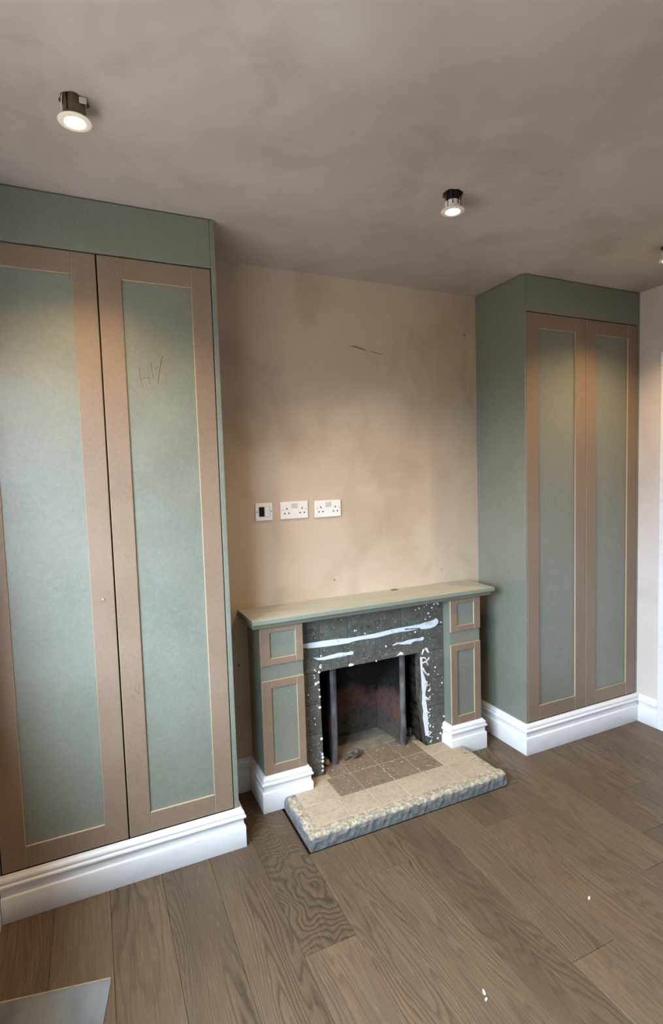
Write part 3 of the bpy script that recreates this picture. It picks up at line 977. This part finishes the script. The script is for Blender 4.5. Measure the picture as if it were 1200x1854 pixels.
# ------------------------------------------------------------------ rubble, ash lumps, litter
def lump(name, mat, c, s, seed, label, cat, group=None, rot=0.0, amp=0.35):
    rnd = random.Random(seed)
    bm = bmesh.new()
    bmesh.ops.create_icosphere(bm, subdivisions=2, radius=1.0)
    ph = [rnd.uniform(0, 6) for _ in range(9)]
    for v in bm.verts:
        n = v.co.normalized()
        k = 1 + amp * (math.sin(3 * n.x + ph[0]) * math.sin(2.6 * n.y + ph[1]) + 0.6 * math.sin(5 * n.z + ph[2] + 3 * n.x) + 0.35 * math.sin(8 * n.y + ph[3]))
        v.co = Vector((n.x * k * s[0], n.y * k * s[1], n.z * k * s[2]))
    zmin = min(v.co.z for v in bm.verts)
    cr_, sr_ = math.cos(rot), math.sin(rot)
    m_ = MB()
    m_.add([(c[0] + v.co.x * cr_ - v.co.y * sr_, c[1] + v.co.x * sr_ + v.co.y * cr_, c[2] + v.co.z - zmin) for v in bm.verts],
           [tuple(v.index for v in f.verts) for f in bm.faces])
    bm.free()
    return tag(m_.build(name, mat), label, cat, group)


ZH = 0.0512
lump('ash_lump', 'charcoal', (0.695, -0.072, ZH), (0.028, 0.022, 0.017), 4, 'jagged dark cinder lump on the hearth in front of the fireback', 'cinder', None, 0.3, 0.42)
lump('ash_lump', 'charcoal', (0.648, -0.068, ZH), (0.021, 0.008, 0.007), 5, 'thin flat dark cinder sliver left of the jagged lump', 'cinder', None, 0.2, 0.3)
lump('rubble_piece', 'charcoal', (1.035, -0.008, 0.0552), (0.018, 0.016, 0.020), 6, 'dark rubble lump deep behind the right fireback edge', 'rubble', 'rubble right of the fireback', 0.4)
lump('rubble_piece', 'mortar', (1.018, -0.050, 0.0505), (0.005, 0.005, 0.012), 7, 'small pale upright mortar chip beside the right fireback edge', 'rubble', 'rubble right of the fireback', 0.0, 0.25)
lump('rubble_piece', 'charcoal', (1.058, -0.058, 0.0505), (0.022, 0.008, 0.009), 8, 'long dark cinder against the painted right tile edge', 'rubble', 'rubble right of the fireback', -0.9)
lump('rubble_piece', 'charcoal', (1.066, -0.012, 0.0552), (0.014, 0.012, 0.022), 9, 'upright grey cinder at the right of the opening', 'rubble', 'rubble right of the fireback', 0.2)
lump('rubble_piece', 'mortar', (0.533, -0.062, 0.0505), (0.018, 0.016, 0.014), 10, 'broken mortar chunk left of the fireback', 'rubble', None, 0.6, 0.28)
for x, y, a, L, lab in ((1.037, -1.199, 0.5, 0.007, 'white paper crumb on the floor at the right'), (0.478, -1.305, 1.2, 0.008, 'cream paper crumb near the bottom edge of the picture'),
                        (0.470, -1.325, 0.2, 0.0045, 'smaller cream crumb just below the other near the bottom edge')):
    c_, s_ = math.cos(a), math.sin(a)
    w_ = 0.0035
    pts = [(-L, -w_), (L * 0.6, -w_ * 0.7), (L, w_ * 0.4), (-L * 0.3, w_), (-L * 1.1, w_ * 0.3)]
    tag(MB().prism([(x + px * c_ - py * s_, y + px * s_ + py * c_) for px, py in pts], 'z', 0.0, 0.003).build('paper_crumb', 'plastic'), lab, 'litter')

# grey slab at the lower left
sl = thing('stone_slab', (-0.68, -0.95, 0), 'thin grey stone slab lying on the floor at the lower left corner', 'slab')
c0 = Vector((-0.505, -0.778))
ux = Vector((-1, 0.2)).normalized()
uy = Vector((-0.19, -1)).normalized()
LW, LD = 0.345, 0.6
MB().prism([tuple(c0), tuple(c0 + ux * LW), tuple(c0 + ux * (LW - 0.10) + uy * LD), tuple(c0 + uy * LD)], 'z', 0.0, 0.005).build('slab_face', 'slab', sl, bevel=0.001, seg=1)
MB().prism([tuple(c0 - uy * 0.0045 + ux * 0.003), tuple(c0 - uy * 0.006 + ux * LW), tuple(c0 - uy * 0.0006 + ux * LW), tuple(c0 - uy * 0.0006 + ux * 0.003)], 'z', 0.0, 0.0042).build('mortar_edge', 'grout', sl)


# ------------------------------------------------------------------ electrical plates
def holes(pl_, pts, w, h):
    for x, z in pts:
        B(x - w / 2, x + w / 2, -0.0104, -0.0094, z - h / 2, z + h / 2).build('pin_slot', 'black', pl_)


def double_socket(xc, zc, tilt, label):
    s_ = thing('double_socket', (xc, 0, zc - 0.043), label, 'socket', 'double sockets on the chimney wall')
    p = B(xc - 0.072, xc + 0.072, -0.010, -0.0004, zc - 0.0425, zc + 0.0425).build('faceplate', 'plastic', s_, bevel=0.003)
    for dx in (-0.0085, 0.0085):
        B(xc + dx - 0.0075, xc + dx + 0.0075, -0.0125, -0.0095, zc + 0.009, zc + 0.034).build('rocker_switch', 'plastic2', s_, bevel=0.0015)
    for sx in (-1, 1):
        cx = xc + sx * 0.040
        holes(s_, [(cx, zc + 0.008)], 0.0048, 0.0095)
        holes(s_, [(cx - 0.011, zc - 0.014), (cx + 0.011, zc - 0.014)], 0.0075, 0.0055)
        MB().tube([(xc + sx * 0.0605, -0.0095, zc + 0.003), (xc + sx * 0.0605, -0.0106, zc + 0.003)], 0.0033, 10).build('screw', 'steel', s_)
    for o_ in [s_]:
        o_.rotation_euler = (0, tilt, 0)
    return s_


double_socket(0.426, 1.349, -0.004, 'white double socket in the middle of the three wall plates')
double_socket(0.607, 1.347, -0.006, 'white double socket, rightmost of the three wall plates')
mp_ = thing('media_plate', (0.271, 0, 1.305), 'square white outlet plate with a black blank, leftmost of the three wall plates', 'outlet plate')
B(0.229, 0.313, -0.009, -0.0004, 1.3065, 1.3905).build('faceplate', 'plastic', mp_, bevel=0.002)
B(0.244, 0.302, -0.0105, -0.0085, 1.3235, 1.3745).build('module_frame', 'plastic2', mp_, bevel=0.001)
B(0.2455, 0.2715, -0.0112, -0.0100, 1.3265, 1.3715).build('blank_module', 'black', mp_)
for za, zb in ((1.326, 1.341), (1.3425, 1.3555), (1.357, 1.372)):
    B(0.274, 0.297, -0.0130, -0.0100, za, zb).build('outlet_module', 'plastic', mp_, bevel=0.001)
for x in (0.2365, 0.3065):
    MB().tube([(x, -0.0085, 1.3485), (x, -0.0096, 1.3485)], 0.003, 10).build('screw', 'scuff', mp_)


# ------------------------------------------------------------------ downlights
def downlight(i, label):
    lx, ly = LAMPS[i]
    zr = (2.446, 2.438, 2.442)[i]
    d = thing('downlight', (lx, ly, zr), label, 'ceiling light', 'unfinished downlights hanging from the ceiling')
    R = 0.042
    MB().lathe([(0.0255, zr + 0.0005), (0.030, zr - 0.0012), (R - 0.003, zr + 0.001), (R, zr + 0.0025), (R - 0.002, zr + 0.005), (0.0255, zr + 0.006)], (lx, ly), 40, cap=False).build('flange', 'flange', d, smooth=True)
    MB().lathe([(0.0255, zr + 0.003), (0.0255, zr + 0.0005), (0.018, zr - 0.0002), (0.0002, zr - 0.0005)], (lx, ly), 32, cap=False).build('lens', 'lens', d, smooth=True)
    MB().lathe([(0.0270, zr + 0.006), (0.0270, zr + 0.034), (0.025, zr + 0.036)], (lx, ly), 28).build('lamp_body', ('lampbody', 'plastic', 'plastic')[i], d, smooth=False)
    MB().lathe([(0.0245, zr + 0.0365), (0.0245, zr + 0.075), (0.018, zr + 0.08)], (lx, ly), 28).build('shaded_body_top', ('lampbody', 'interior', 'interior')[i], d, smooth=False)  # upper body; its dark colour stands in for the shaded gap at the hole
    if i == 0:
        B(lx + 0.012, lx + 0.030, ly - 0.030, ly - 0.026, zr + 0.036, zr + 0.052).build('connector_tab', 'plastic2', d, bevel=0.002)
    for sgn, a in ((1, 0.35), (-1, 0.35)):
        ca, sa = math.cos(a) * sgn, math.sin(a) * sgn
        q = lambda r_, z: (lx + r_ * ca, ly + r_ * sa, z)
        MB().tube([q(0.031, zr + 0.005), q(0.032, zr + 0.03), q(0.030, zr + 0.055), q(0.026, zr + 0.07)], 0.0017, 6).build('spring_clip', 'plastic' if i == 0 else 'black', d)
    for k in range(3 if i else 1):
        a = -2.2 + 0.75 * k
        q = lambda r_, z: (lx + r_ * math.cos(a), ly + r_ * math.sin(a), z)
        MB().tube([q(0.0278, zr + 0.020), q(0.0290, zr + 0.045), q(0.0275, zr + 0.07), q(0.02, zr + 0.085)], 0.0022, 6).build('cable', 'black', d)
    L = bpy.data.lights.new('downlight_beam', 'SPOT')
    L.energy = LAMP_W
    L.color = LAMP_COL
    L.spot_size = math.radians(128)
    L.spot_blend = 0.75
    L.shadow_soft_size = 0.02
    lo = bpy.data.objects.new('downlight_beam', L)
    COL.objects.link(lo)
    lo.parent = d
    lo.location = (0, 0, -0.022)
    return d


DL = [downlight(0, 'lit downlight hanging below its hole, above the near left cupboard'),
      downlight(1, 'lit downlight hanging from the ceiling in front of the fireplace wall'),
      downlight(2, 'lit downlight cut off by the right edge of the picture')]
